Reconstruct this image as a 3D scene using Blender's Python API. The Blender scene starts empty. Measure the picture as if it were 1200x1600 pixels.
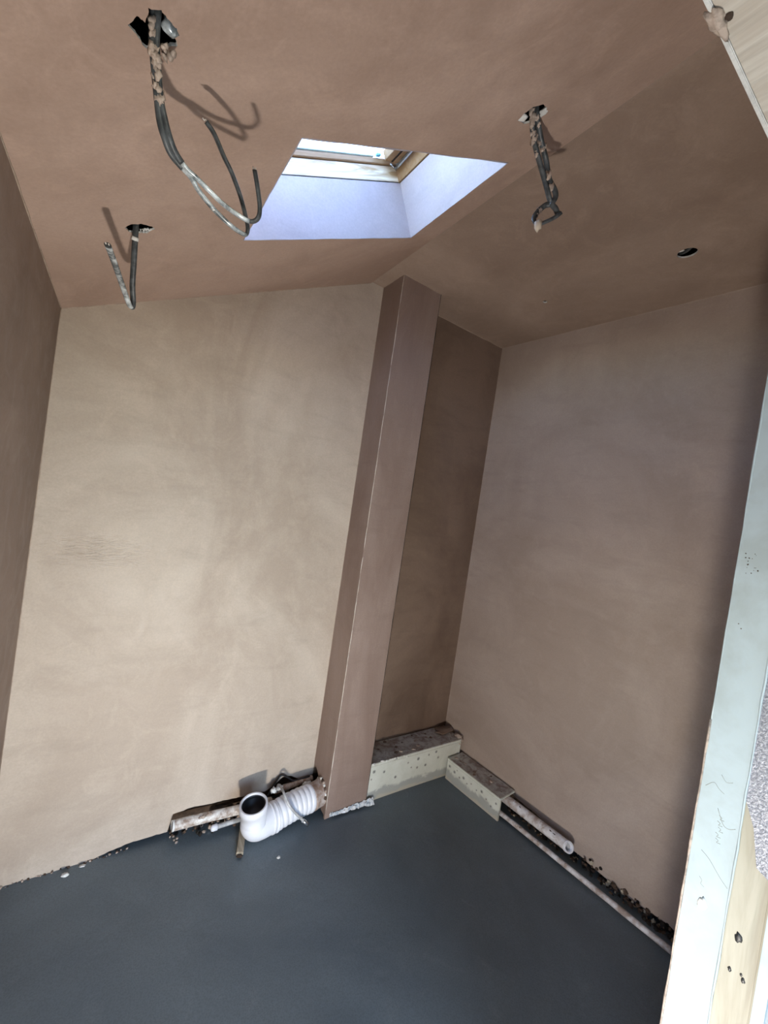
import bpy, bmesh, math, random
from mathutils import Vector, Matrix, noise
from mathutils.geometry import tessellate_polygon
random.seed(7)
S = bpy.context.scene
COL = S.collection
rad = math.radians
# ------------------------------------------------------------------ camera
yaw, pitch, roll = rad(33.911), rad(-1.057), rad(8.389)
fw = Vector((math.sin(yaw)*math.cos(pitch), math.cos(yaw)*math.cos(pitch), math.sin(pitch)))
rt = Vector((math.cos(yaw), -math.sin(yaw), 0)); up = rt.cross(fw)
r2 = rt*math.cos(roll)+up*math.sin(roll); u2 = up*math.cos(roll)-rt*math.sin(roll)
cam = bpy.data.cameras.new('camera'); camo = bpy.data.objects.new('camera', cam); COL.objects.link(camo)
M = Matrix((r2, u2, -fw)).transposed().to_4x4(); M.translation = (0, 0, 1.4)
camo.matrix_world = M
cam.sensor_fit = 'HORIZONTAL'; cam.sensor_width = 36; cam.lens = 633.54/1200*36; cam.clip_start = .01
S.camera = camo
# ------------------------------------------------------------------ light and exposure
S.view_settings.view_transform = 'Standard'; S.view_settings.look = 'None'
S.view_settings.gamma = 1; S.view_settings.use_curve_mapping = False
S.view_settings.exposure = 0.62
SUN_E, SUN_DY = .675, .10
sd = Vector((1, SUN_DY, -SUN_E)).normalized()
w = bpy.data.worlds.new('sky'); S.world = w; w.use_nodes = True
nt = w.node_tree; nt.nodes.clear()
wo = nt.nodes.new('ShaderNodeOutputWorld'); bg = nt.nodes.new('ShaderNodeBackground'); sk = nt.nodes.new('ShaderNodeTexSky')
sk.sky_type = 'NISHITA'; sk.sun_disc = False; sk.sun_elevation = rad(42); sk.sun_rotation = rad(90)
sk.air_density = 1.0; sk.dust_density = 1.2
bg.inputs[1].default_value = 1.6
nt.links.new(sk.outputs[0], bg.inputs[0]); nt.links.new(bg.outputs[0], wo.inputs[0])
# unseen lamp added low in the doorway to cast the cable shadows, pointed up into the room
LAMP = Vector((.22, .02, .10)); LAIM = Vector((.10, .75, .65))
ll = bpy.data.lights.new('added_low_lamp', 'AREA'); ll.shape = 'RECTANGLE'; ll.size = .09; ll.size_y = .06; ll.energy = 16; ll.color = (1, .93, .84)
lo = bpy.data.objects.new('added_low_lamp', ll); COL.objects.link(lo); lo.location = LAMP; lo.rotation_euler = LAIM.to_track_quat('-Z', 'Y').to_euler()

# ------------------------------------------------------------------ materials
def newmat(name):
    m = bpy.data.materials.new(name); m.use_nodes = True
    n = m.node_tree.nodes; b = n['Principled BSDF']
    return m, n, m.node_tree.links, b
def tex(n, l, scale, detail=6, rough=.6, dist=0, stretch=(1, 1, 1), seed=0, tilt=0):
    tc = n.new('ShaderNodeTexCoord'); mp = n.new('ShaderNodeMapping'); mp.inputs['Scale'].default_value = stretch
    mp.inputs['Location'].default_value = (seed*1.7, seed*.9, seed*2.3)
    src = tc.outputs['Object']
    if tilt:
        m0 = n.new('ShaderNodeMapping'); m0.inputs['Rotation'].default_value = (0, tilt, 0); l.new(src, m0.inputs[0]); src = m0.outputs[0]
    t = n.new('ShaderNodeTexNoise'); t.inputs['Scale'].default_value = scale; t.inputs['Detail'].default_value = detail
    t.inputs['Roughness'].default_value = rough; t.inputs['Distortion'].default_value = dist
    l.new(src, mp.inputs[0]); l.new(mp.outputs[0], t.inputs['Vector'])
    return t.outputs['Fac']
def ramp(n, l, src, a, b, c0=0, c1=1):
    m = n.new('ShaderNodeMapRange'); m.inputs[1].default_value = a; m.inputs[2].default_value = b
    m.inputs[3].default_value = c0; m.inputs[4].default_value = c1; l.new(src, m.inputs[0]); return m.outputs[0]
def mixc(n, l, fac, a, b, mode='MIX'):
    m = n.new('ShaderNodeMix'); m.data_type = 'RGBA'; m.blend_type = mode
    for v, i in ((fac, 0), (a, 6), (b, 7)):
        if hasattr(v, 'is_output') or isinstance(v, bpy.types.NodeSocket): l.new(v, m.inputs[i])
        elif i == 0: m.inputs[0].default_value = v
        else: m.inputs[i].default_value = (*v, 1)
    return m.outputs[2]
def math_(n, l, op, a, b):
    m = n.new('ShaderNodeMath'); m.operation = op
    for v, i in ((a, 0), (b, 1)):
        if isinstance(v, bpy.types.NodeSocket): l.new(v, m.inputs[i])
        else: m.inputs[i].default_value = v
    return m.outputs[0]
def bump(n, l, b, h, strength=.3, dist=.01, prev=None):
    x = n.new('ShaderNodeBump'); x.inputs['Strength'].default_value = strength; x.inputs['Distance'].default_value = dist
    l.new(h, x.inputs['Height'])
    if prev is not None: l.new(prev, x.inputs['Normal'])
    l.new(x.outputs[0], b.inputs['Normal']); return x.outputs[0]
def plaster(name, dark, light, seed=0, stretch=(1, 1, 1), lo=.38, hi=.62, rough=.5, ripple=None, amt=.28):
    m, n, l, b = newmat(name)
    f1 = tex(n, l, 1.6, 7, .62, .6, stretch, seed)
    c = mixc(n, l, ramp(n, l, f1, lo, hi), dark, light)
    f2 = tex(n, l, 9, 8, .7, 1.2, tuple(x*y for x, y in zip(stretch, (1, 1, 1))), seed+3)     # trowel mottling
    c = mixc(n, l, ramp(n, l, f2, .5, .72, 0, amt), c, tuple(min(1, v*1.35) for v in light))
    f3 = tex(n, l, 4, 6, .65, .3, (1, 1, 4), seed+5)
    c = mixc(n, l, ramp(n, l, f3, .52, .75, 0, .3), c, tuple(v*.72 for v in dark))
    f4 = tex(n, l, 160, 3, .7)
    c = mixc(n, l, ramp(n, l, f4, .3, .75, 0, .20), c, tuple(v*.5 for v in dark))
    l.new(c, b.inputs['Base Color'])
    l.new(ramp(n, l, f2, .3, .7, rough-.08, rough+.15), b.inputs['Roughness'])
    b.inputs['Specular IOR Level'].default_value = .35
    p = bump(n, l, b, f2, .12, .006)
    f5 = tex(n, l, 45, 4, .6, .5, stretch, seed+8)
    p = bump(n, l, b, f5, .10, .0015, p)
    if ripple:
        # localized trowel ripples on the plaster
        tc = n.new('ShaderNodeTexCoord'); ds = n.new('ShaderNodeVectorMath'); ds.operation = 'DISTANCE'
        mp = n.new('ShaderNodeMapping'); l.new(tc.outputs['Object'], mp.inputs[0]); mp.inputs['Scale'].default_value = (1, 1, 2.4)
        l.new(mp.outputs[0], ds.inputs[0]); ds.inputs[1].default_value = (ripple[0], ripple[1], ripple[2]*2.4)
        mask = ramp(n, l, ds.outputs['Value'], .20, .03, 0, 1)
        f6 = tex(n, l, 26, 3, .55, 2.2, (1, 1, 3.2), 4)
        h = math_(n, l, 'MULTIPLY', mask, math_(n, l, 'SUBTRACT', f6, .5))
        bump(n, l, b, h, .8, .008, p)
    return m
def simple(name, col, rough=.5, metal=0, spec=.5, var=.0, scale=30, col2=None, bmp=0):
    m, n, l, b = newmat(name)
    b.inputs['Roughness'].default_value = rough; b.inputs['Metallic'].default_value = metal; b.inputs['Specular IOR Level'].default_value = spec
    f = tex(n, l, scale, 5, .65, .3)
    c2 = col2 or tuple(v*(1-var) for v in col)
    l.new(mixc(n, l, ramp(n, l, f, .42, .62), col, c2), b.inputs['Base Color'])
    if bmp: bump(n, l, b, f, bmp, .003)
    return m
def wood(name, a, c, rough=.6, axis='z', scale=18, paint=None, tilt=0):
    m, n, l, b = newmat(name)
    st = {'x': (.08, 1, 1), 'y': (1, .08, 1), 'z': (1, 1, .08)}[axis]
    f = tex(n, l, scale, 5, .6, 1.6, st, 0, tilt)
    g = tex(n, l, scale*4, 3, .6, .4, st, 5, tilt)
    col = mixc(n, l, ramp(n, l, f, .4, .6), a, c)
    col = mixc(n, l, ramp(n, l, g, .5, .7, 0, .35), col, tuple(v*.6 for v in a))
    if paint:
        k = tex(n, l, 7, 5, .6, .5, (1, 1, 1), 9)
        col = mixc(n, l, ramp(n, l, k, paint[1], paint[1]+.12), col, paint[0])
    l.new(col, b.inputs['Base Color']); b.inputs['Roughness'].default_value = rough
    bump(n, l, b, f, .15, .002)
    return m
M_back = plaster('plaster_drying', (.41, .335, .272), (.56, .485, .41), 0, (1, 1, .8), .40, .66, .5, ripple=(-.02, 1.648, 1.10), amt=.18)
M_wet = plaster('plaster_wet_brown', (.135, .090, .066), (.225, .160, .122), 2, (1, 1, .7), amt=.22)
M_col = plaster('plaster_column', (.235, .165, .135), (.32, .242, .208), 4, (2, 2, .6), amt=.22)
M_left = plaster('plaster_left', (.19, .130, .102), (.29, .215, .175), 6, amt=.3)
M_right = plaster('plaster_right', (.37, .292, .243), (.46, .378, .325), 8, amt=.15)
M_slope = plaster('plaster_slope', (.37, .258, .203), (.49, .36, .295), 10, amt=.34)
M_flat = plaster('plaster_flat', (.27, .195, .152), (.37, .278, .222), 12, amt=.32)
M_seam = simple('plaster_seam', (.42, .33, .26), .7, var=.3)
M_shaft = plaster('plaster_shaft', (.40, .37, .41), (.48, .45, .49), 14, amt=.15)
M_core = simple('gypsum_core', (.75, .75, .72), .8, var=.2, scale=60, bmp=.4)
M_blob = simple('plaster_splash', (.52, .42, .35), .75, var=.45, scale=70, bmp=.5)
M_bead = simple('bead_metal', (.72, .68, .60), .5, 0, var=.3, scale=25)
M_dark = simple('dark_void', (.015, .012, .01), .9, var=.3)
M_block = simple('rough_masonry', (.10, .065, .045), .95, var=.5, scale=35, bmp=.8)
M_cable = simple('cable_grey', (.04, .045, .048), .38, spec=.3, col2=(.085, .094, .10), scale=60)
M_cable2 = simple('cable_pale', (.13, .15, .16), .22, .2, col2=(.70, .77, .80), scale=35)
M_white = simple('white_plastic', (.78, .80, .86), .33, var=.08, scale=12)
M_rubber = simple('rubber', (.02, .02, .022), .45, var=.2)
M_pipe = simple('pipe_stained', (.78, .76, .72), .4, col2=(.33, .25, .20), scale=28, bmp=.1)
M_pipe2 = simple('pipe_splashed_right', (.74, .74, .76), .4, col2=(.36, .29, .25), scale=20, bmp=.1)
M_copper = simple('pipe_brown', (.32, .20, .13), .45, col2=(.6, .52, .45), scale=40)
M_clear = simple('hose_grey', (.30, .31, .32), .25, col2=(.5, .5, .5), scale=40)
M_steel = simple('steel', (.55, .58, .60), .25, .9, var=.2)
M_foil = simple('grey_speckle', (.20, .21, .25), .35, .5, col2=(.42, .43, .48), scale=260, bmp=.5)
M_pine = wood('pine', (.36, .325, .25), (.46, .43, .35), .65, 'z', 16)
M_head = wood('painted_head', (.56, .50, .42), (.68, .64, .56), .6, 'y', 22, ((.70, .72, .70), .5))
M_lining = wood('lining_pine', (.42, .30, .17), (.80, .76, .66), .45, 'x', 34, None, rad(26.62))
M_sash = wood('sash_brown', (.26, .155, .07), (.30, .20, .12), .5, 'x', 30, None, rad(26.62))
M_batten = wood('old_batten', (.30, .25, .18), (.48, .42, .32), .8, 'y', 30)
M_jamb = simple('white_board', (.48, .57, .61), .55, col2=(.42, .49, .51), scale=9, bmp=.15)
M_hallwall = simple('hall_plaster', (.62, .60, .56), .8, var=.1, scale=3)
M_hallfloor = simple('dusty_boards', (.72, .68, .60), .8, var=.12, scale=5)
M_flash = simple('pale_flashing', (.62, .78, .82), .4, .1, var=.15, scale=20)
M_glass, n_, l_, b_ = newmat('window_glass')
b_.inputs['Transmission Weight'].default_value = 1; b_.inputs['Roughness'].default_value = 0; b_.inputs['IOR'].default_value = 1.01
b_.inputs['Base Color'].default_value = (.97, .99, 1, 1)
def screed():
    m, n, l, b = newmat('wet_screed')
    f1 = tex(n, l, 1.3, 6, .6, .8, seed=2); f2 = tex(n, l, 7, 8, .7, 1.5, seed=4); f3 = tex(n, l, 240, 2, .6)
    c = mixc(n, l, ramp(n, l, f1, .35, .65), (.100, .134, .156), (.155, .198, .222))
    c = mixc(n, l, ramp(n, l, f2, .55, .78, 0, .35), c, (.26, .295, .31))
    c = mixc(n, l, ramp(n, l, f3, .4, .7, 0, .3), c, (.05, .06, .068))
    l.new(c, b.inputs['Base Color'])
    l.new(ramp(n, l, f2, .3, .7, .36, .55), b.inputs['Roughness']); b.inputs['Specular IOR Level'].default_value = .5
    p = bump(n, l, b, f2, .08, .004); bump(n, l, b, f3, .15, .0006, p)
    return m
M_floor = screed()
def boxing_mat():
    m, n, l, b = newmat('boxing_board')
    g = n.new('ShaderNodeNewGeometry'); sx = n.new('ShaderNodeSeparateXYZ'); l.new(g.outputs['Position'], sx.inputs[0])
    f = tex(n, l, 10, 7, .7, .6, seed=3); f2 = tex(n, l, 22, 6, .7, .8, seed=6)
    c = mixc(n, l, ramp(n, l, f, .35, .65), (.58, .60, .53), (.68, .70, .64))
    zz = math_(n, l, 'ADD', sx.outputs[2], ramp(n, l, f, .3, .7, -.018, .018))
    c = mixc(n, l, ramp(n, l, zz, .050, .038, 0, .75), c, (.30, .31, .30))        # dried screed splash along the foot
    c = mixc(n, l, ramp(n, l, zz, .016, .006, 0, .6), c, (.52, .47, .36))
    sn = n.new('ShaderNodeSeparateXYZ'); l.new(g.outputs['Normal'], sn.inputs[0])
    tp = ramp(n, l, sn.outputs[2], .6, .9)
    stain = math_(n, l, 'MULTIPLY', tp, ramp(n, l, f2, .42, .60, .25, .9))      # brown plaster dropped on the top boards
    c = mixc(n, l, stain, c, (.24, .175, .14))
    l.new(c, b.inputs['Base Color']); b.inputs['Roughness'].default_value = .65
    bump(n, l, b, f2, .25, .003)
    return m
M_box = boxing_mat()
M_spot = simple('filler_grey', (.38, .39, .36), .8, var=.2)
M_spot2 = simple('filler_pale', (.50, .50, .45), .8, var=.2)

# ------------------------------------------------------------------ helpers
def props(o, label=None, cat=None, group=None, kind=None):
    for k, v in (('label', label), ('category', cat), ('group', group), ('kind', kind)):
        if v: o[k] = v
    return o
def link(name, me, parent=None, mats=(), smooth=False):
    o = bpy.data.objects.new(name, me); COL.objects.link(o)
    if parent is not None:
        o.parent = parent; o.matrix_parent_inverse = parent.matrix_basis.inverted()
    for m in mats: me.materials.append(m)
    if smooth:
        for p in me.polygons: p.use_smooth = True
    return o
def empty(name, loc=(0, 0, 0)):
    o = bpy.data.objects.new(name, None); o.empty_display_size = .05; o.location = loc; COL.objects.link(o); return o
def mesh(name, v, f, mat, parent=None, smooth=False):
    me = bpy.data.meshes.new(name); me.from_pydata([tuple(x) for x in v], [], f); me.update()
    bm = bmesh.new(); bm.from_mesh(me); bmesh.ops.recalc_face_normals(bm, faces=bm.faces); bm.to_mesh(me); bm.free()
    return link(name, me, parent, mat if isinstance(mat, (list, tuple)) else [mat], smooth)
def obox(name, o, ax, s0, s1, mat, parent=None, bev=0):
    """box in the frame (origin o, axes ax) from s0 to s1"""
    v = []
    for k in (0, 1):
        for j in (0, 1):
            for i in (0, 1):
                c = [(s0, s1)[i][0], (s0, s1)[j][1], (s0, s1)[k][2]]
                v.append(Vector(o)+ax[0]*c[0]+ax[1]*c[1]+ax[2]*c[2])
    f = [(0, 1, 3, 2), (4, 6, 7, 5), (0, 4, 5, 1), (2, 3, 7, 6), (0, 2, 6, 4), (1, 5, 7, 3)]
    me = bpy.data.meshes.new(name); me.from_pydata([tuple(x) for x in v], [], f)
    bm = bmesh.new(); bm.from_mesh(me)
    if bev: bmesh.ops.bevel(bm, geom=bm.edges[:], offset=bev, segments=2, affect='EDGES')
    bmesh.ops.recalc_face_normals(bm, faces=bm.faces); bm.to_mesh(me); bm.free()
    return link(name, me, parent, [mat])
W = (Vector((1, 0, 0)), Vector((0, 1, 0)), Vector((0, 0, 1)))
def box(name, a, b, mat, parent=None, bev=0): return obox(name, (0, 0, 0), W, a, b, mat, parent, bev)
def smoothpath(p, n=5):
    p = [Vector(x) for x in p]; q = [p[0]*2-p[1]]+p+[p[-1]*2-p[-2]]; out = []
    for i in range(1, len(q)-2):
        for k in range(n):
            t = k/n; a, b, c, d = q[i-1:i+3]
            out.append(.5*((2*b)+(c-a)*t+(2*a-5*b+4*c-d)*t*t+(3*b-a-3*c+d)*t**3))
    out.append(p[-1]); return out
def sweep(name, path, rads, mat, parent=None, seg=12, flat=1.0, capped=True, jit=0, side=None):
    n = len(path)
    if not hasattr(rads, '__len__'): rads = [rads]*n
    t0 = (path[1]-path[0]).normalized(); s = Vector(side) if side else Vector((.3, .2, 1)); x = (s-t0*s.dot(t0)).normalized()
    v, f = [], []
    for i, p in enumerate(path):
        t = (path[min(i+1, n-1)]-path[max(i-1, 0)]).normalized()
        x = (x-t*x.dot(t)).normalized(); y = t.cross(x)
        for k in range(seg):
            a = 2*math.pi*k/seg; r = rads[i]*(1+(random.uniform(-jit, jit) if jit else 0))
            v.append(p+x*math.cos(a)*r+y*math.sin(a)*r*flat)
    for i in range(n-1):
        for k in range(seg):
            f.append((i*seg+k, i*seg+(k+1) % seg, (i+1)*seg+(k+1) % seg, (i+1)*seg+k))
    if capped: f += [tuple(range(seg))[::-1], tuple(range((n-1)*seg, n*seg))]
    me = bpy.data.meshes.new(name); me.from_pydata([tuple(q) for q in v], [], f)
    bm = bmesh.new(); bm.from_mesh(me); bmesh.ops.recalc_face_normals(bm, faces=bm.faces); bm.to_mesh(me); bm.free()
    o = link(name, me, parent, [mat])
    for p_ in me.polygons: p_.use_smooth = len(p_.vertices) == 4
    return o
def lathe(name, o, d, prof, mat, parent=None, seg=36):
    """surface of revolution about the axis o + h*d; prof = [(radius, h), ...]"""
    o, d = Vector(o), Vector(d).normalized(); x = d.orthogonal().normalized(); y = d.cross(x); v, f = [], []
    for (rr, h_) in prof:
        for k in range(seg):
            a = 2*math.pi*k/seg; v.append(o+d*h_+(x*math.cos(a)+y*math.sin(a))*rr)
    for i in range(len(prof)-1):
        for k in range(seg): f.append((i*seg+k, i*seg+(k+1) % seg, (i+1)*seg+(k+1) % seg, (i+1)*seg+k))
    return mesh(name, v, f, mat, parent, True)
def lump(name, c, r, mat, parent=None, amp=.35, sub=2, squash=(1, 1, 1)):
    bm = bmesh.new(); bmesh.ops.create_icosphere(bm, subdivisions=sub, radius=1)
    sd_ = Vector((random.random()*50, random.random()*50, 0))
    for q in bm.verts:
        d = 1+amp*noise.noise(q.co*1.7+sd_)*2
        q.co = Vector((q.co.x*squash[0], q.co.y*squash[1], q.co.z*squash[2]))*r*d+Vector(c)
    me = bpy.data.meshes.new(name); bm.to_mesh(me); bm.free()
    return link(name, me, parent, [mat], True)
def jag(pts, n=4, amp=.0012):
    out = []
    for i, p in enumerate(pts):
        q = pts[(i+1) % len(pts)]
        for k in range(n):
            t = k/n; out.append((p[0]+(q[0]-p[0])*t+random.uniform(-amp, amp), p[1]+(q[1]-p[1])*t+random.uniform(-amp, amp)))
    return out
def plate(name, outer, holes, zf, nrm, th, mats, parent=None):
    """board seen from below: outline and holes in plan, height zf(x, y), thickness th along nrm; hole sides show the core"""
    loops = [outer]+holes
    pts = [[Vector((x, y, zf(x, y))) for x, y in L] for L in loops]
    flat = [p for L in pts for p in L]; n = len(flat)
    tri = tessellate_polygon([[Vector((p.x, p.y, 0)) for p in L] for L in pts])
    v = flat+[p+Vector(nrm)*th for p in flat]; f = []; mi = []
    for t in tri:
        f.append(tuple(t)); mi.append(0); f.append(tuple(i+n for i in t[::-1])); mi.append(1)
    off = 0
    for L in pts:
        m = len(L)
        for i in range(m):
            a, b = off+i, off+(i+1) % m
            f.append((a, b, b+n, a+n)); mi.append(1)
        off += m
    me = bpy.data.meshes.new(name); me.from_pydata([tuple(q) for q in v], [], f)
    o = link(name, me, parent, mats)
    for p, k in zip(me.polygons, mi): p.material_index = k
    bm = bmesh.new(); bm.from_mesh(me); bmesh.ops.recalc_face_normals(bm, faces=bm.faces); bm.to_mesh(me); bm.free()
    return o
def st(o): return props(o, kind='structure')

# ------------------------------------------------------------------ dimensions
GA = rad(26.62); TG = math.tan(GA)
XL, YB, ZB, XC = -.192, 1.648, 2.385, .858
YI, YO = .232, .116                       # door wall: room face, hall face
def zs(x, y=0): return min(1.853+TG*(x-XL), 9)
T = Vector((math.cos(GA), 0, math.sin(GA))); N = Vector((-math.sin(GA), 0, math.cos(GA)))
def xr(y): return 1.753+math.tan(rad(4.943))*(YB-y)

# ------------------------------------------------------------------ floor
me_v, me_f = [], []
nx, ny = 60, 46
for j in range(ny+1):
    for i in range(nx+1):
        x = -.30+2.25*i/nx; y = YI-.03+(1.74-YI)*j/ny
        z = .004*noise.noise(Vector((x*3, y*3, 0)))*min(1, (1.74-y)*3)
        me_v.append((x, y, z-.002))
for j in range(ny):
    for i in range(nx):
        a = j*(nx+1)+i; me_f.append((a, a+1, a+nx+2, a+nx+1))
fl = st(mesh('floor', me_v, me_f, M_floor, smooth=True))
st(box('floor_slab', (-1.6, -2.4, -.2), (2.3, 1.9, -.012), M_block))
st(box('floor_hall', (-1.4, -2.3, -.012), (2.1, YI-.01, .004), M_hallfloor))

# ------------------------------------------------------------------ walls
def ragged_wall(name, p0, p1, out, prof, topf, mat, th=.014, parent=None, n=90):
    """skim of plaster on a vertical plane from p0 to p1 (plan), lower edge following prof, thickness away from the room"""
    p0, p1, out = Vector(p0), Vector(p1), Vector(out); L = (p1-p0).length
    v, f = [], []
    for i in range(n+1):
        s = i/n; q = p0.lerp(p1, s); d = s*L
        for a, b in zip(prof, prof[1:]):
            if a[0] <= d <= b[0]+1e-6: zb = a[1]+(b[1]-a[1])*(d-a[0])/max(1e-6, b[0]-a[0]); break
        else: zb = prof[-1][1]
        zb += .003*noise.noise(Vector((d*60, 3, 1)))+.003*noise.noise(Vector((d*17, 9, 1)))
        zt = topf(q.x, q.y)
        v += [(q.x, q.y, zb), (q.x, q.y, zt), (q.x+out.x*th, q.y+out.y*th, zb-.002), (q.x+out.x*th, q.y+out.y*th, zt)]
    for i in range(n):
        a, b = i*4, i*4+4
        f += [(a, b, b+1, a+1), (a+2, a+3, b+3, b+2), (a, a+2, b+2, b), (a+1, b+1, b+3, a+3)]
    f += [(0, 1, 3, 2), (n*4, n*4+2, n*4+3, n*4+1)]
    return mesh(name, v, f, mat, parent)
wb = st(ragged_wall('wall_back', (XL-.012, YB), (.925, YB), (0, 1),
    [(0, -.004), (.12, .0), (.13, -.01), (.2, -.004), (.3, .0), (.36, .014), (.42, .022), (.50, .021), (.528, .022), (.532, .060), (.54, .088), (.60, .093), (.75, .085), (.91, .076), (.95, .10), (.98, .122), (1.02, .118), (1.06, .09), (1.12, .074)],
    lambda x, y: min(zs(x), ZB)+.01, M_back))
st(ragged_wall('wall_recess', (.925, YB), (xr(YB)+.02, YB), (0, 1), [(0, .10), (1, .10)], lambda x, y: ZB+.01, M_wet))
def gable(name, y0, y1, z0, mat, xa=-.35):
    pr_ = [(xa, z0), (2.3, z0), (2.3, zs(2.3)+.185), (xa, zs(xa)+.185)]
    v = [(x, y0, z) for x, z in pr_]+[(x, y1, z) for x, z in pr_]
    return st(mesh(name, v, [(0, 1, 2, 3), (4, 5, 6, 7)]+[(i, (i+1) % 4, (i+1) % 4+4, i+4) for i in range(4)], mat))
gable('masonry_back', YB+.055, YB+.2, -.2, M_block)
# plasterboard face behind the skim, short of the floor (the dark slot behind the waste pipe)
box('backing_board', (-.2, YB+.0145, .125), (1.9, YB+.054, 2.39), M_core, wb).data.materials[0] = M_core
wr = st(ragged_wall('wall_right', (xr(YB+.02), YB+.02), (xr(YI-.05), YI-.05), (1, .086),
    [(0, .06), (.45, .085), (.50, .074), (.6, .068), (.66, .060), (.72, .056), (.78, .040), (.86, .03), (.95, .022), (1.05, .018), (1.15, .03), (1.25, .02), (1.6, .02)],
    lambda x, y: ZB+.01, M_right))
mesh('masonry_right', [(xr(YB+.1)+.05, YB+.1, -.2), (xr(YO-.1)+.05, YO-.1, -.2), (xr(YO-.1)+.3, YO-.1, -.2), (xr(YB+.1)+.3, YB+.1, -.2),
     (xr(YB+.1)+.05, YB+.1, 3.6), (xr(YO-.1)+.05, YO-.1, 3.6), (xr(YO-.1)+.3, YO-.1, 3.6), (xr(YB+.1)+.3, YB+.1, 3.6)],
     [(0, 1, 2, 3), (4, 5, 6, 7), (0, 1, 5, 4), (1, 2, 6, 5), (2, 3, 7, 6), (3, 0, 4, 7)], M_block, wr)
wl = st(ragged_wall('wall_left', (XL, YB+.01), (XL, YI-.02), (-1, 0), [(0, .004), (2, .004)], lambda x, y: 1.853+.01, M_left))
box('masonry_left', (XL-.15, YO, -.2), (XL-.0145, YB+.06, 1.96), M_block, wl)

# ------------------------------------------------------------------ ceiling
h1 = jag([(-.046, .632), (-.037, .617), (-.030, .622), (-.027, .604), (-.015, .603), (-.006, .613), (.003, .622), (.000, .632), (.006, .645), (-.002, .648), (-.006, .656), (-.012, .652), (-.017, .661), (-.027, .659), (-.036, .645)], 4, .0012)
h2 = jag([(-.041, 1.135), (-.030, 1.120), (-.013, 1.117), (.009, 1.129), (.015, 1.141), (-.001, 1.161), (-.010, 1.158), (-.021, 1.161), (-.035, 1.153)], 4, .0016)
h3 = jag([(.637, .655), (.633, .634), (.636, .614), (.653, .603), (.674, .609), (.686, .628), (.681, .648), (.664, .659)], 4, .0008)
def ell(cx, cy, rx, ry, n=20): return [(cx+rx*math.cos(2*math.pi*i/n), cy+ry*math.sin(2*math.pi*i/n)) for i in range(n)]
h4 = ell(1.503, .655, .026, .029); h5 = jag(ell(1.475, 1.18, .011, .009, 8), 2, .001)
U0, U1, V0, V1 = .220, .754, .786, 1.205
sky_open = [(U0, V0), (U1, V0), (U1, V1), (U0, V1)]
cs = st(plate('ceiling_slope', [(XL-.01, YI-.03), (XC, YI-.03), (XC, YB+.01), (XL-.01, YB+.01)], [h1, h2, h3, sky_open], zs, N, .004, [M_slope, M_core]))
cf = st(plate('ceiling_flat', [(XC, YI-.03), (2.0, YI-.03), (2.0, YB+.01), (XC, YB+.01)], [h4, h5], lambda x, y: ZB, (0, 0, 1), .006, [M_flat, M_core]))
# joist above the big hole and blue-grey battens in the void
for (a, b) in ((( -.3, .66, 2.05), (.1, .70, 2.15)),):
    box('joist', a, b, M_dark, cs)
# plaster fillets: fine pale seams where planes meet
def seam(pts, r=.0016, parent=None, mat=None):
    P_ = []
    for a, b in zip(pts, pts[1:]):
        a, b = Vector(a), Vector(b); n = max(2, int((b-a).length/.03))
        P_ += [a.lerp(b, i/n) for i in range(n)]
    P_.append(Vector(pts[-1]))
    for q in P_: q += Vector([noise.noise(q*25+Vector((i*9, 0, 0)))*.0012 for i in range(3)])
    return sweep('seam', P_, [r*(1+.7*noise.noise(q*18)) for q in P_], mat or M_seam, parent, 6)
seam([(XL, YB, 1.853), (XC, YB, zs(XC))], .0016, wb)
seam([(XL, YI, 1.853), (XL, YB, 1.853)], .0018, wl)
seam([(XL, YB, .01), (XL, YB, 1.853)], .0018, wl)
seam([(1.14, YB, ZB), (xr(YB), YB, ZB)], .0018, cf)
seam([(xr(YB), YB, ZB), (xr(YI), YI, ZB)], .0014, cf, M_right)
seam([(xr(YB), YB, .2), (xr(YB), YB, ZB)], .0016, wr, M_right)

# ------------------------------------------------------------------ column boxing in the corner
cl = props(empty('boxed_column', (1.03, 1.55, 0)), 'narrow full-height plastered boxed-in column standing against the back wall', 'column')
cx0, cx1, cy0 = .925, 1.135, 1.487
# left face with a ragged cut-out for the drain connector; front face; right return
prof = [(0, .155), (.02, .150), (.045, .135), (.075, .10), (.09, .06), (.10, .03), (.12, .012), (.165, .008)]
ragged_wall('side_face', (cx0-.0006, YB), (cx0-.0006, cy0+.0007), (1, 0), prof, lambda x, y: ZB+.01, M_col, .012, cl, 40)
ragged_wall('front_face', (cx0, cy0), (cx1, cy0), (0, 1), [(0, -.004), (.03, .002), (.08, .012), (.15, .02), (.22, .022)], lambda x, y: ZB+.01, M_col, .012, cl, 40)
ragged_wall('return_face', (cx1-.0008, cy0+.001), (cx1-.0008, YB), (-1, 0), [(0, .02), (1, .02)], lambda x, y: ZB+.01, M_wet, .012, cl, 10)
seam([(cx0+.0004, cy0+.0008, .03), (cx0+.0004, cy0+.0008, ZB)], .0013, cl, M_bead).name = 'corner_bead'
seam([(cx1+.0015, cy0+.002, .03), (cx1+.0015, cy0+.002, ZB)], .0022, cl, M_dark).name = 'dark_groove_strip'  # dark strip for the thin groove down the column's right edge
seam([(cx0, YB-.001, .18), (cx0, YB-.001, ZB)], .0016, cl, M_back)
seam([(cx0, YB, ZB), (cx0, cy0, ZB), (cx1, cy0, ZB)], .0014, cl)

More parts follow.
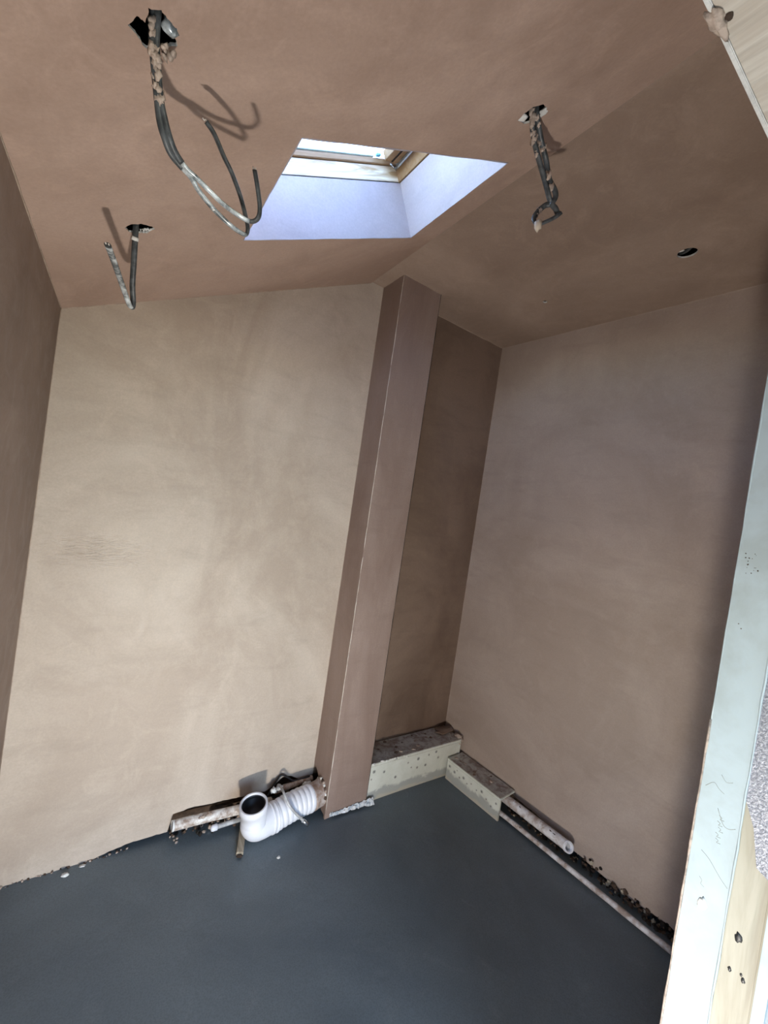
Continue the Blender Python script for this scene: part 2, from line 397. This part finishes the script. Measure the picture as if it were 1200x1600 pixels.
# ------------------------------------------------------------------ skylight
w1 = st(empty('window_1', (.49, 1.0, 2.2)))
O = Vector((U0, V1, zs(U0))); AX = (T, Vector((0, 1, 0)), N); UL = (U1-U0)/math.cos(GA); VL = V0-V1
def sbox(name, a, b, mat, bev=0, parent=w1): return obox(name, O, AX, a, b, mat, parent, bev)
SD = .163
sbox('reveal', (-.012, -.001, .0003), (UL+.012, .012, SD), M_shaft)
sbox('reveal', (UL-.001, VL, .0003), (UL+.012, 0, SD), M_shaft)
sbox('reveal', (-.012, VL, .0003), (.001, 0, SD), M_shaft)
sbox('reveal', (-.012, VL-.012, .0003), (UL+.012, VL+.001, SD), M_shaft)
Ostart = O
def edge(a, b): # bright arris bead of the opening
    A = O+T*a[0]+Vector((0, a[1], 0)); B = O+T*b[0]+Vector((0, b[1], 0)); seam([A, B], .0014, w1, M_shaft)
edge((0, 0), (UL, 0)); edge((UL, 0), (UL, VL)); edge((UL, VL), (0, VL)); edge((0, VL), (0, 0))
g = .004
sbox('dark_gap_strip', (-.03, g, SD), (UL+.03, .03, SD+.006), M_dark)  # shade of the gap below the lining, put in as near-black strips
sbox('dark_gap_strip', (UL+g, VL-.03, SD), (UL+.03, .03, SD+.006), M_dark)
sbox('lining_board', (-.03, .002, SD+.005), (UL, .022, .212), M_lining, .001)
sbox('lining_board', (UL-.004, VL-.02, SD+.003), (UL+.018, .022, .212), M_sash, .001)
sbox('lining_board', (-.025, VL-.02, SD+.003), (-.002, .022, .212), M_lining, .001)
sbox('lining_board', (-.03, VL-.022, SD+.003), (UL, VL-.002, .212), M_lining, .001)
# sash
sbox('sash_rail', (-.02, -.003, .214), (UL-.0, .03, .230), M_sash, .0015)
sbox('sash_rail', (-.02, VL-.03, .214), (UL-.0, VL+.012, .238), M_sash, .0015)
sbox('sash_stile', (UL-.055, VL, .218), (UL-.028, -.010, .246), M_sash, .0015)
sbox('sash_stile', (UL-.024, VL, .214), (UL-.002, -.010, .240), M_sash, .0015)
sbox('gasket', (UL-.030, VL, .216), (UL-.022, -.012, .232), M_rubber)
sbox('sash_stile', (-.02, VL, .214), (.02, -.010, .240), M_sash, .0015)
sbox('pane', (.0, VL-.01, .2365), (UL-.03, .03, .2395), M_glass)
sbox('blue_clip', (UL-.085, -.016, .2300), (UL-.070, -.006, .2360), simple('blue_plastic', (.12, .42, .68), .4), .0005)
# pale ribbed flashing upstand outside the glass
for k in range(3):
    sbox('flashing', (-.05, .012+k*.016, .243+k*.010), (UL-.075, .030+k*.016, .246+k*.010), M_flash, .001)
ra = O+T*(UL-.012)+Vector((0, -.006, 0))+N*.200; rb = O+T*(UL-.012)+Vector((0, -.145, 0))+N*.204
sweep('stay_rod', [ra.lerp(rb, i/6) for i in range(7)], .0042, M_steel, w1, 10)
rc = O+T*(UL-.028)+Vector((0, -.002, 0))+N*.216
sweep('stay_arm', [rc, ra], .0025, M_steel, w1, 8)
# roof deck around the window, gable closures
for nm, a, b in (('roof', (-1.6, -4, .17), (-.032, 1.2, .27)), ('roof', (UL+.032, -4, .17), (2.6, 1.2, .27)),
                 ('roof', (-.032, -4, .17), (UL+.032, VL-.032, .27)), ('roof', (-.032, .10, .17), (UL+.032, 1.2, .232))):
    st(obox(nm, O, AX, a, b, M_dark))
st(obox('roof', O, AX, (-.032, .031, .17), (UL+.032, .10, .232), M_dark))
gable('wall_gable', YI-.06, YI-.04, 2.41, M_dark, .62)

# ------------------------------------------------------------------ door wall, opening, hall
XJ, XJL, ZH = .88, -.13, 2.0
d1 = st(empty('door_1', (.4, .17, 0)))
box('jamb_board', (XJ, .1745, .004), (XJ+.016, YI, ZH), M_jamb, d1, .0012)
box('stud', (XJ+.002, .1305, .004), (XJ+.05, .1742, ZH), M_pine, d1, .002)
box('outer_board', (XJ-.001, YO, .004), (XJ+.014, .130, ZH), M_jamb, d1, .001)
# speckled grey strip over the upper stud, with a torn lower corner
mesh('grey_strip', [(XJ+.0005, .1312, 2.0), (XJ+.0005, .1735, 2.0), (XJ+.0005, .1735, 1.02), (XJ+.0005, .160, .985), (XJ+.0005, .150, .93), (XJ+.0005, .1312, .92),
                     (XJ+.0022, .1312, 2.0), (XJ+.0022, .1735, 2.0), (XJ+.0022, .1735, 1.02), (XJ+.0022, .160, .985), (XJ+.0022, .150, .93), (XJ+.0022, .1312, .92)],
     [(0, 1, 2, 3, 4, 5), (6, 7, 8, 9, 10, 11)]+[(i, (i+1) % 6, (i+1) % 6+6, i+6) for i in range(6)], M_foil, d1)
seam([(XJ-.0005, .1745, .01), (XJ-.0005, .1745, 1.99)], .0014, d1, M_jamb)
seam([(XJ+.001, YI+.001, .45), (XJ, YI+.0005, 1.12)], .0016, d1, M_blob)
seam([(XJ+.001, YI-.0005, 1.12), (XJ, YI-.0005, 1.99)], .0012, d1, M_jamb)
def crack(pts): sweep('crack', smoothpath([(XJ-.00005, a, b) for a, b in pts], 3), .00035, M_spot, d1, 5)
crack([(.225, 1.010), (.215, 1.022), (.208, 1.016), (.200, 1.012)])
crack([(.207, 1.040), (.200, 1.032), (.192, 1.036)])
crack([(.205, .985), (.196, .965), (.188, .962), (.180, .968)])
crack([(.217, .905), (.205, .898), (.190, .882), (.178, .872)])
for k, (a, b) in enumerate(((.199, .972), (.200, .962), (.198, .953), (.200, .943), (.199, .934))):     # pencil scribble down the board
    crack([(a+.003, b+.003), (a-.001, b+.001), (a+.001, b-.003), (a-.004, b-.002)])
crack([(.214, .862), (.210, .858), (.211, .852), (.206, .850)])
for k in range(16):
    lump('speck', (XJ, .224-random.random()*.012*(1+k/14), 1.372+random.random()*.03+k*.0006), random.uniform(.0005, .0013), M_block, d1, .3, 1, (.3, 1, 1))
for a, b in ((.217, 1.29), (.213, 1.283), (.203, 1.48)): lump('speck', (XJ, a, b), .001, M_block, d1, .3, 1, (.3, 1, 1))
for a, b, r in ((.157, .812, .0045), (.161, .757, .0022), (.1475, .762, .0016), (.1445, .756, .0026)):
    lump('knot_hole', (XJ+.002, a, b), r, M_rubber, d1, .3, 2, (.35, 1, 1.7))
lump('plaster_dab', (XJ, .205, .823), .006, M_core, d1, .3, 2, (.25, 1, 2))
# head of the opening
box('head_board', (XJL, YO, ZH), (XJ+.02, .2262, ZH+.045), M_head, d1, .001)
box('board_edge', (XJL, .2265, ZH-.0005), (XJ+.02, YI, ZH+.045), M_core, d1, .001)
lump('plaster_lump', (.508, YI-.004, ZH-.001), .011, M_blob, d1, .35, 3, (1.9, .7, .5))
lump('plaster_chip', (.512, .219, ZH), .0045, M_block, d1, .3, 2, (1.2, 1, .4))
wf = st(empty('wall_front', (0, .17, 0)))
box('wall_right_of_door', (XJ+.016, .131, -.01), (2.3, YI-.001, 2.6), M_right, wf)
box('wall_left_of_door', (-1.4, YO+.001, -.01), (XJL, YI-.001, 2.6), M_right, wf)
box('wall_over_door', (XJL, YO+.001, ZH+.045), (XJ+.016, YI-.001, 2.6), M_right, wf)
box('hall_face', (XJ+.014, YO, 0), (2.3, .1305, 2.6), M_hallwall, wf)
# unseen hall behind the camera; side and rear openings added to let in daylight
HX, HY = -1.3, -2.2
RX0, RX1, RZ0, RZ1 = -.5, 1.3, .3, 2.15
WY0, WY1, WZ0, WZ1 = -.95, .02, .70, .60+(XJ-HX)*SUN_E-.02
h = st(empty('wall_hall', (0, -1, 0)))
box('hall_wall_left', (HX-.1, HY, -.01), (HX, WY0, 2.5), M_hallwall, h)
box('hall_wall_left', (HX-.1, WY1, -.01), (HX, YO, 2.5), M_hallwall, h)
box('hall_wall_left', (HX-.1, WY0, -.01), (HX, WY1, WZ0), M_hallwall, h)
box('hall_wall_left', (HX-.1, WY0, WZ1), (HX, WY1, 2.5), M_hallwall, h)
box('hall_wall_rear', (HX-.1, HY-.1, -.01), (RX0, HY, 2.5), M_hallwall, h)
box('hall_wall_rear', (RX1, HY-.1, -.01), (2.2, HY, 2.5), M_hallwall, h)
box('hall_wall_rear', (RX0, HY-.1, -.01), (RX1, HY, RZ0), M_hallwall, h)
box('hall_wall_rear', (RX0, HY-.1, RZ1), (RX1, HY, 2.5), M_hallwall, h)
def portal(nm, c, aim, sx, sy):
    L = bpy.data.lights.new(nm, 'AREA'); L.shape = 'RECTANGLE'; L.size = sx; L.size_y = sy; L.cycles.is_portal = True
    o = bpy.data.objects.new(nm, L); COL.objects.link(o); o.location = c; o.rotation_euler = Vector(aim).to_track_quat('-Z', 'Y').to_euler()
portal('hall_opening_portal', (HX-.05, (WY0+WY1)/2, (WZ0+WZ1)/2), (1, 0, 0), WY1-WY0, WZ1-WZ0)
portal('hall_opening_portal', ((RX0+RX1)/2, HY-.05, (RZ0+RZ1)/2), (0, 1, 0), RX1-RX0, RZ1-RZ0)
portal('skylight_portal', O+T*UL/2+Vector((0, VL/2, 0))+N*.3, -N, .9, .7)

box('hall_wall_right', (2.1, HY, -.01), (2.2, YO, 2.5), M_hallwall, h)
st(box('ceiling_hall', (HX-.1, HY-.1, 2.4), (2.3, YO, 2.5), M_hallwall))

# ------------------------------------------------------------------ cables from the ceiling
def splash(path, i0, i1, parent, n=14, r=.0045, mat=M_blob):
    for k in range(n):
        p = path[random.randint(i0, i1)]+Vector([random.uniform(-.003, .003) for _ in range(3)])
        lump('plaster_splash', p, r*random.uniform(.6, 1.15), mat, parent, .5, 2, (1, 1, 1.5))
c1a = [(-0.0243, 0.6188, 1.975), (-0.0214, 0.6325, 1.9339), (-0.0173, 0.6377, 1.9137), (-0.0078, 0.6547, 1.8807), (-0.0018, 0.6623, 1.8608), (0.0055, 0.6691, 1.8488), (0.0155, 0.6803, 1.8402), (0.03, 0.6885, 1.836), (0.0438, 0.6912, 1.8299), (0.0583, 0.6993, 1.821), (0.082, 0.7073, 1.8109), (0.1082, 0.7135, 1.8036), (0.1267, 0.7192, 1.8032), (0.1354, 0.7231, 1.8072), (0.1354, 0.7209, 1.8178), (0.1285, 0.7187, 1.834), (0.1155, 0.7098, 1.8532), (0.0975, 0.6981, 1.8714), (0.083, 0.6901, 1.8822), (0.0657, 0.684, 1.9008), (0.0526, 0.6797, 1.908)]
c1b = [(-0.0198, 0.6159, 1.975), (-0.0171, 0.632, 1.9327), (-0.0125, 0.6404, 1.9114), (-0.0055, 0.6532, 1.8854), (0.0026, 0.6594, 1.8659), (0.0103, 0.666, 1.8522), (0.0204, 0.677, 1.8429), (0.0355, 0.6848, 1.8351), (0.0509, 0.6888, 1.8316), (0.0705, 0.6973, 1.8285), (0.0933, 0.6999, 1.8209), (0.1179, 0.6989, 1.8154), (0.135, 0.6995, 1.8163), (0.143, 0.6906, 1.8211), (0.1426, 0.6851, 1.8342), (0.1348, 0.6787, 1.8546), (0.1255, 0.6747, 1.8774)]
c2 = [(-0.0245, 1.128, 1.98), (-0.0201, 1.1458, 1.9166), (-0.0172, 1.167, 1.8754), (-0.0142, 1.1942, 1.8342), (-0.0092, 1.2144, 1.8076), (-0.0086, 1.2197, 1.7922), (-0.0138, 1.2111, 1.7889), (-0.0266, 1.1718, 1.8026), (-0.0447, 1.0878, 1.8164), (-0.0542, 1.04, 1.8217), (-0.0602, 1.002, 1.8224)]
c3a = [(0.6495, 0.6322, 2.33), (0.6615, 0.6357, 2.294), (0.6786, 0.6479, 2.2746), (0.7045, 0.6541, 2.252), (0.7345, 0.6575, 2.2282), (0.7591, 0.6586, 2.2057), (0.7767, 0.6583, 2.1851), (0.7907, 0.6607, 2.1741), (0.7851, 0.6704, 2.1717), (0.7766, 0.6819, 2.1593), (0.7697, 0.6861, 2.1392), (0.7748, 0.6763, 2.1246), (0.7855, 0.6631, 2.1282), (0.8003, 0.6475, 2.1401), (0.8063, 0.6376, 2.1488)]
c3b = [(0.6551, 0.6284, 2.33), (0.6661, 0.6327, 2.2948), (0.6845, 0.638, 2.2785), (0.7101, 0.6445, 2.2607), (0.7426, 0.6524, 2.2446), (0.7657, 0.6543, 2.2144), (0.7839, 0.6476, 2.1937), (0.7909, 0.6487, 2.183), (0.7906, 0.6546, 2.1693), (0.7997, 0.6507, 2.1614), (0.8072, 0.6492, 2.1537)]
def cable(name, pts, r, parent, pale=None, tip=True):
    p = smoothpath(pts, 6); n = len(p)
    if pale:   # grey sheath, with the pale splashed stretch as its own piece
        i0, i1 = int(n*pale[0]), int(n*pale[1])
        if i0 > 1: sweep('sheath', p[:i0+1], r, M_cable, parent, 10, 1.5, side=(0, 0, 1))
        sweep('splashed_sheath', p[i0:i1+1], r*1.02, M_cable2, parent, 10, 1.5, side=(0, 0, 1))
        if i1 < n-1: sweep('sheath', p[i1:], r, M_cable, parent, 10, 1.5, side=(0, 0, 1))
    else: sweep('sheath', p, r, M_cable, parent, 10, 1.5, side=(0, 0, 1))
    if tip:
        d = (p[-1]-p[-3]).normalized()
        for s in (-1, 1):
            q = p[-1]+Vector((s*r*.6, 0, 0)); sweep('conductor', [q, q+d*.004], r*.35, M_pipe, parent, 6)
    return p
k1 = props(empty('lighting_cable', (-.02, .63, 1.945)), 'long grey cable pair with two upturned ends, hanging from the ragged upper left ceiling hole', 'cable')
pa = cable('cable', c1a, .0030, k1, (.36, .64)); pb = cable('cable', c1b, .0029, k1, (.42, .74))
splash(pa, 4, 19, k1, 26, .0042); splash(pb, 6, 19, k1, 16, .0036)
splash(pa, 46, 62, k1, 4, .0018, M_core)
lump('grommet', (-.004, .628, 1.955), .010, M_cable2, k1, .4, 2)
for k in range(12): lump('plaster_splash', (random.uniform(-.012, .004), random.uniform(.64, .655), 1.937+random.uniform(-.002, .004)), random.uniform(.002, .0045), M_blob, k1, .6, 1)
k2 = props(empty('lighting_cable', (-.02, 1.13, 1.94)), 'short grey cable folded into a V, hanging from the lower left ceiling hole', 'cable')
cable('cable', c2, .0042, k2, (.57, .98))
sweep('white_tape', [Vector(c2[1])+Vector((0, -.003, .006)), Vector(c2[1])+Vector((0, .001, -.001))], .0052, M_core, k2, 10, 1.4, side=(0, 0, 1))
for k in range(9): lump('board_crumb', (-.012+k*.0028, 1.149+random.uniform(-.004, .004), zs(-.012+k*.0028)+.003), random.uniform(.0015, .0035), M_core, k2, .6, 1)
k3 = props(empty('lighting_cable', (.66, .63, 2.29)), 'grey cable pair knotted into a loop at its end, hanging right of the skylight', 'cable')
pc = cable('cable', c3a, .0042, k3, None, False); pd = cable('cable', c3b, .0042, k3, None, False)
splash(pc, 6, 20, k3, 18, .006); splash(pd, 8, 22, k3, 12, .0045); splash(pd, 27, 33, k3, 5, .006); splash(pc, 50, 62, k3, 6, .0045)
lump('plaster_blob', (.772, .672, 2.117), .0095, simple('cream_plaster', (.55, .47, .37), .7, var=.15), k3, .2, 2, (1, 1, 1.5))
lump('board_chip', (.642, .648, zs(.642)+.004), .010, M_core, k3, .45, 2, (1.2, .9, .5))
lump('board_chip', (.680, .626, zs(.680)+.004), .011, M_core, k3, .3, 2, (.7, 1.6, .5))
k4 = props(empty('spare_cable', (1.50, .655, 2.39)), 'dark cable end lying inside the empty round hole in the right ceiling', 'cable')
sweep('sheath', smoothpath([(1.47, .60, 2.42), (1.50, .65, 2.396), (1.53, .70, 2.41)], 5), .006, M_cable, k4, 8)
lump('board_chip', (1.4835, .668, ZB+.004), .007, M_core, k4, .4, 2, (1, 1.4, .5))

# ------------------------------------------------------------------ drain connector by the column
dc = props(empty('drain_connector', (.62, 1.5, 0)), 'white corrugated toilet waste connector with an upturned open socket, beside the column foot', 'pipe')
sock = [Vector(p) for p in ((.5965, 1.497, .158), (.598, 1.498, .148), (.6, 1.499, .135), (.602, 1.50, .130), (.606, 1.502, .10), (.610, 1.503, .075))]
def ringsweep(name, P_, R_, mat, seg=36, cap=False): return sweep(name, P_, R_, mat, dc, seg, 1, cap)
ringsweep('socket', sock, [.0535, .0545, .0545, .0505, .050, .050], M_white)
sd0 = (Vector((.5965, 1.497, .158))-Vector((.606, 1.502, .10))).normalized(); s0 = Vector((.5965, 1.497, .158))
lathe('rim', s0, sd0, [(.0535, -.001), (.0535, .0015), (.0525, .0025), (.0475, .0025), (.0462, .001), (.0455, -.010), (.0455, -.04)], M_white, dc)
lathe('rubber_seal', s0, sd0, [(.0456, -.005), (.0425, -.007), (.0425, -.010), (.0450, -.013), (.0450, -.020), (.0420, -.023), (.0420, -.055), (.0005, -.056)], M_rubber, dc)
el = smoothpath([(.608, 1.503, .085), (.612, 1.504, .068), (.628, 1.507, .056), (.655, 1.512, .054), (.685, 1.518, .056)], 5)
ringsweep('elbow', el, [.050+.004*min(1, i/8) for i in range(len(el))], M_white)
lathe('collar', (.680, 1.517, .056), (.172, .021, .004), [(.053, 0), (.0575, .001), (.0575, .006), (.0562, .007), (.0562, .018), (.0575, .019), (.0575, .023), (.050, .024)], M_white, dc)
bp, br = [], []
A, B = Vector((.700, 1.520, .0565)), Vector((.872, 1.541, .072))
for i in range(8*8+1):
    t = i/64; bp.append(A.lerp(B, t)+Vector((0, 0, .006*math.sin(t*3)))); br.append(.0505+.0055*(abs(math.sin(t*8*math.pi))**.55))
ringsweep('bellows', bp, br, M_white)
lathe('end_collar', (.870, 1.5408, .0725), (.058, .009, .007), [(.048, 0), (.0540, .001), (.0540, .010), (.0528, .012), (.0528, .060)], simple('collar_stained', (.52, .46, .43), .5, col2=(.30, .20, .15), scale=30), dc)
cp = [Vector((.921, 1.55+.052*math.cos(a), .076+.060*math.sin(a))) for a in [rad(-35+i*12) for i in range(19)]]
for k, q in enumerate(cp):
    if q.z > .0: lump('foam_lump', q, random.uniform(.004, .009), (M_blob, M_core, M_block)[k % 3], dc, .5, 2)
# long white waste pipe lying along the back wall
wp = props(empty('waste_pipe', (.33, 1.615, .06)), 'long white waste pipe with brown splashes along the back wall, left of the connector', 'pipe')
P1 = smoothpath([(.332, 1.615, .066), (.42, 1.615, .063), (.52, 1.614, .058), (.62, 1.613, .053), (.72, 1.612, .050)], 6)
sweep('tube', P1, [.0185+.0008*noise.noise(p*40) for p in P1], M_pipe, wp, 20, 1, True)
sweep('bore', [Vector((.3312, 1.615, .066)), Vector((.345, 1.615, .0658))], .014, M_rubber, wp, 16)
sweep('end_ring', [Vector((.3300, 1.615, .0661)), Vector((.338, 1.615, .066))], .0192, M_core, wp, 20, 1, False)
for k in range(9):
    t = random.uniform(.36, .47); lump('plaster_splash', (t, 1.603, .075+random.uniform(-.006, .006)), random.uniform(.004, .009), M_blob, wp, .5, 2, (1.6, .6, .6))
gp = props(empty('capped_pipe', (.48, 1.59, .03)), 'small grey pipe with a round end cap, just below the long white waste pipe', 'pipe')
sweep('tube', smoothpath([(.495, 1.588, .030), (.55, 1.588, .031), (.62, 1.588, .032)], 5), .0085, M_clear, gp, 14)
lathe('cap', (.472, 1.588, .0295), (1, 0, .02), [(.0005, -.003), (.006, -.002), (.0105, .001), (.0118, .006), (.0118, .022), (.0085, .023)], M_white, gp, 20)
bpipe = props(empty('brown_pipe', (.85, 1.615, .08)), 'brown plaster-covered pipe running behind the drain connector into the column', 'pipe')
P2 = smoothpath([(.735, 1.622, .085), (.80, 1.626, .088), (.87, 1.630, .090), (.915, 1.632, .090)], 6)
sweep('tube', P2, [.0125+.002*noise.noise(p*50) for p in P2], M_copper, bpipe, 14)
lump('plaster_splash', (.875, 1.60, .098), .012, M_core, bpipe, .5, 2, (1.6, .7, .5))
hs = props(empty('flexible_hose', (.74, 1.58, .13)), 'thin grey flexible hose with metal end looped over the corrugated connector', 'hose')
P3 = smoothpath([(.735, 1.600, .10), (.737, 1.585, .13), (.730, 1.545, .150), (.727, 1.505, .152), (.738, 1.480, .128), (.762, 1.465, .098), (.792, 1.460, .066), (.812, 1.462, .045)], 7)
sweep('hose', P3, .0052, M_clear, hs, 12)
sweep('fitting', [Vector((.806, 1.461, .050)), Vector((.822, 1.461, .034)), Vector((.832, 1.461, .024))], [.0075, .008, .008], M_steel, hs, 12)
sweep('bore', [Vector((.8315, 1.461, .0245)), Vector((.8327, 1.461, .0233))], .0058, M_rubber, hs, 10)
lump('crimp', (.735, 1.583, .128), .013, M_clear, hs, .45, 2, (1, 1, .8)); lump('plaster_splash', (.712, 1.59, .115), .012, M_core, hs, .5, 2)
bc = props(empty('loose_cable', (.76, 1.63, .1)), 'thin black cable arching up the back wall above the connector', 'cable')
sweep('sheath', smoothpath([(.705, 1.632, .06), (.722, 1.634, .088), (.738, 1.635, .116), (.756, 1.636, .138), (.776, 1.636, .136), (.80, 1.634, .118), (.83, 1.632, .100), (.90, 1.630, .105)], 6), .0040, M_rubber, bc, 8)
bt = props(empty('timber_batten', (.556, 1.45, 0)), 'short offcut of timber batten under the connector socket', 'timber')
ba = (Vector((-.042, -.115, 0)).normalized(), Vector((.115, -.042, 0)).normalized(), W[2])
obox('batten', (.588, 1.552, 0), ba, (-.01, -.013, -.001), (.105, .013, .013), M_batten, bt, .002)
obox('cut_end', (.588, 1.552, 0), ba, (.1052, -.011, .001), (.118, .011, .009), M_block, bt, .003)

# ------------------------------------------------------------------ pipe boxings in the corner
def boxing(name, label, o, ax, L, d, h, th=.012, holes=()):
    r = props(empty(name, o), label, 'pipe boxing')
    obox('front_board', o, ax, (0, 0, 0), (L, th, h), M_box, r, .0012)
    obox('top_board', o, ax, (-.001, -.001, h+.0002), (L, d, h+th), M_box, r, .0018)
    for (a, z) in holes:
        p = Vector(o)+ax[0]*a-ax[1]*.0002+W[2]*z
        q = random.uniform(.004, .009)
        sweep('screw_spot', [p+ax[1]*.001, p-ax[1]*.0004], q, (M_spot, M_spot2)[random.random() < .5], r, 14)
        sweep('screw_hole', [p, p-ax[1]*.0006], q*.35, M_rubber, r, 8)
    return r
b1 = boxing('pipe_boxing', 'taller white board pipe boxing under the recess, between the column and the room corner',
    (1.139, 1.500, -.004), (W[0], W[1], W[2]), .60, .146, .172, .013,
    [(.03, .145), (.09, .13), (.165, .085), (.235, .14), (.26, .11), (.30, .145), (.30, .10), (.355, .10), (.37, .15), (.42, .155), (.13, .05), (.02, .11), (.44, .12)])
yd = (xr(0)-xr(1)); Vr = Vector((yd, -1, 0)).normalized(); Wr = Vector((1, yd, 0)).normalized()
x0 = xr(1.486)-.128
b2 = boxing('pipe_boxing', 'lower white board pipe boxing along the right wall, open at its near end',
    (x0, 1.486, -.004), (Vr, Wr, W[2]), .335, .120, .100, .011,
    [(.02, .078), (.055, .068), (.09, .060), (.115, .074), (.14, .060), (.165, .075), (.20, .065), (.23, .078), (.26, .06), (.29, .045), (.315, .075), (.07, .085)])
lump('plaster_clod', (1.738, 1.525, .170), .022, M_blob, b1, .5, 3, (1, 1.4, .9))
lump('plaster_clod', (1.70, 1.60, .185), .032, M_wet, b1, .4, 3, (2, 1, .35))
for k in range(16):
    q = (random.uniform(1.17, 1.70), random.uniform(1.52, 1.63), .183); lump('plaster_clod', q, random.uniform(.003, .008), M_blob if k % 2 else M_wet, b1, .5, 1, (1.5, 1.2, .4))
for k in range(12):
    q = Vector((x0, 1.486, .107))+Vr*random.uniform(.02, .31)+Wr*random.uniform(.02, .11); lump('plaster_clod', q, random.uniform(.003, .008), M_blob if k % 2 else M_wet, b2, .5, 1, (1.3, 1.4, .4))
# torn white edge of tape along the front top arris
for k in range(14):
    lump('torn_edge', (1.155+k*.016+random.uniform(-.004, .004), 1.4985, .178+random.uniform(-.008, .006)), random.uniform(.003, .008), M_core, b1, .5, 1, (1.6, .35, .8))

# ------------------------------------------------------------------ pipes along the right wall
def rw(y, off): return xr(y)-off
p5 = props(empty('waste_pipe', (1.74, .86, .06)), 'thick white waste pipe with an open end, coming out of the right boxing', 'pipe')
P5 = [Vector((rw(y, .055)+0, y, .073)) for y in (1.30, 1.2, 1.1, 1.0, .9, .866)]
sweep('tube', P5, [.021]*6, M_pipe2, p5, 22, 1, False)
pe = Vector((rw(.866, .055), .866, .073)); pdx = Vector((-.42, -.72, .42)).normalized(); pe = pe+Vector((-.002, -.004, .001))
lathe('end_ring', pe, pdx, [(.0205, -.016), (.0228, -.010), (.0228, .004), (.0222, .005), (.0165, .005), (.0155, .004), (.0152, -.03)], M_white, p5, 28)
lathe('bore', pe, pdx, [(.0151, -.012), (.0005, -.0125)], M_clear, p5, 20)
for k in range(14):
    y = random.uniform(.9, 1.15); lump('plaster_splash', (rw(y, .055)-random.uniform(0, .014), y, .073+.017), random.uniform(.003, .006), (M_block, M_copper)[k % 2], p5, .5, 1, (1, 1.8, .4))
p6 = props(empty('water_pipe', (1.76, .5, .02)), 'thin stained pipe running the full length of the right wall at floor level', 'pipe')
P6 = [Vector((1.703+(1.765-1.703)*min(1.35, (1.165-y)/.69)+.002*noise.noise(Vector((y*8, 0, 0))), y, .019)) for y in [1.30-.035*i for i in range(30)]]
sweep('tube', P6, [.0105+.0012*noise.noise(p*45) for p in P6], M_pipe2, p6, 14)
for k in range(18):
    i = random.randint(3, 26); lump('plaster_splash', P6[i]+Vector((-.004, random.uniform(-.02, .02), .008)), random.uniform(.003, .0055), (M_blob, M_pipe)[k % 2], p6, .5, 1, (1, 1.8, .6))
# dark broken masonry between pipe and wall, and rubble in it
def rubble(name, n, place, mats, rr, label=None):
    bm = bmesh.new()
    for k in range(n):
        c, r = place(), random.uniform(*rr)
        ret = bmesh.ops.create_icosphere(bm, subdivisions=1, radius=r, matrix=Matrix.Translation(c))
        for q in ret['verts']: q.co = c+(q.co-c)*random.uniform(.6, 1.25)
    me = bpy.data.meshes.new(name); bm.to_mesh(me); bm.free()
    for i, f in enumerate(me.polygons): f.material_index = (i//20) % len(mats)
    return props(link(name, me, None, mats), label, 'rubble', None, 'stuff')
def pl():
    y = random.uniform(.3, 1.18); return Vector((rw(y, random.uniform(-.03, .022)), y, random.uniform(-.01, .032+(.02 if .65 < y < .85 else 0))))
rubble('rubble', 420, pl, [M_block, M_block, M_dark, M_dark, M_block, M_batten], (.004, .011), 'dark broken mortar crumbs along the foot of the right wall')
def pl2():
    x = random.uniform(.33, .93); return Vector((x, random.uniform(1.60, 1.68), random.uniform(-.006, .014)))
rubble('rubble', 160, pl2, [M_block, M_blob, M_dark], (.004, .010), 'brown mortar crumbs in the slot below the back wall')
def pl3():
    x = random.uniform(-.16, .20); return Vector((x, 1.646+random.uniform(-.004, .006), random.uniform(-.004, .002)))
rubble('rubble', 60, pl3, [M_blob, M_block], (.002, .005), 'small plaster crumbs at the left foot of the back wall')
# white crumpled membrane at the foot of the column
v, f = [], []
nn = 50
for i in range(nn+1):
    t = i/nn; x = .945+.225*t; wdt = .004+.012*t+.012*max(0, t-.8)*5
    for j in range(5):
        s = j/4; q = noise.noise(Vector((x*70, s*3, 2)))
        v.append((x+q*.004, cy0-.003-s*wdt*.8+q*.006, .004+(1-s)*(.012+.010*t)+abs(noise.noise(Vector((x*110, s*5, 7))))*.014))
for i in range(nn):
    for j in range(4): a = i*5+j; f.append((a, a+5, a+6, a+1))
mb = mesh('membrane_strip', v, f, simple('white_membrane', (.74, .76, .78), .3, col2=(.36, .42, .48), scale=45))
so_ = mb.modifiers.new('thickness', 'SOLIDIFY'); so_.thickness = .0015
props(mb, 'crumpled white plastic membrane poking out under the column front', 'membrane')
# pale plaster bits on the wet screed
for k, (x, y, r, lb) in enumerate(((.682, 1.385, .006, 'small white plaster crumb on the grey floor in front of the connector'),
        (.012, 1.615, .009, 'pale plaster smear on the floor at the left foot of the back wall'),
        (.060, 1.630, .007, 'small pale plaster flake on the floor right beside the smear by the back wall'))):
    o = lump('plaster_crumb', (x, y, .002), r, M_core, None, .5, 2, (1.3, .8, .4)); props(o, lb, 'plaster crumb')
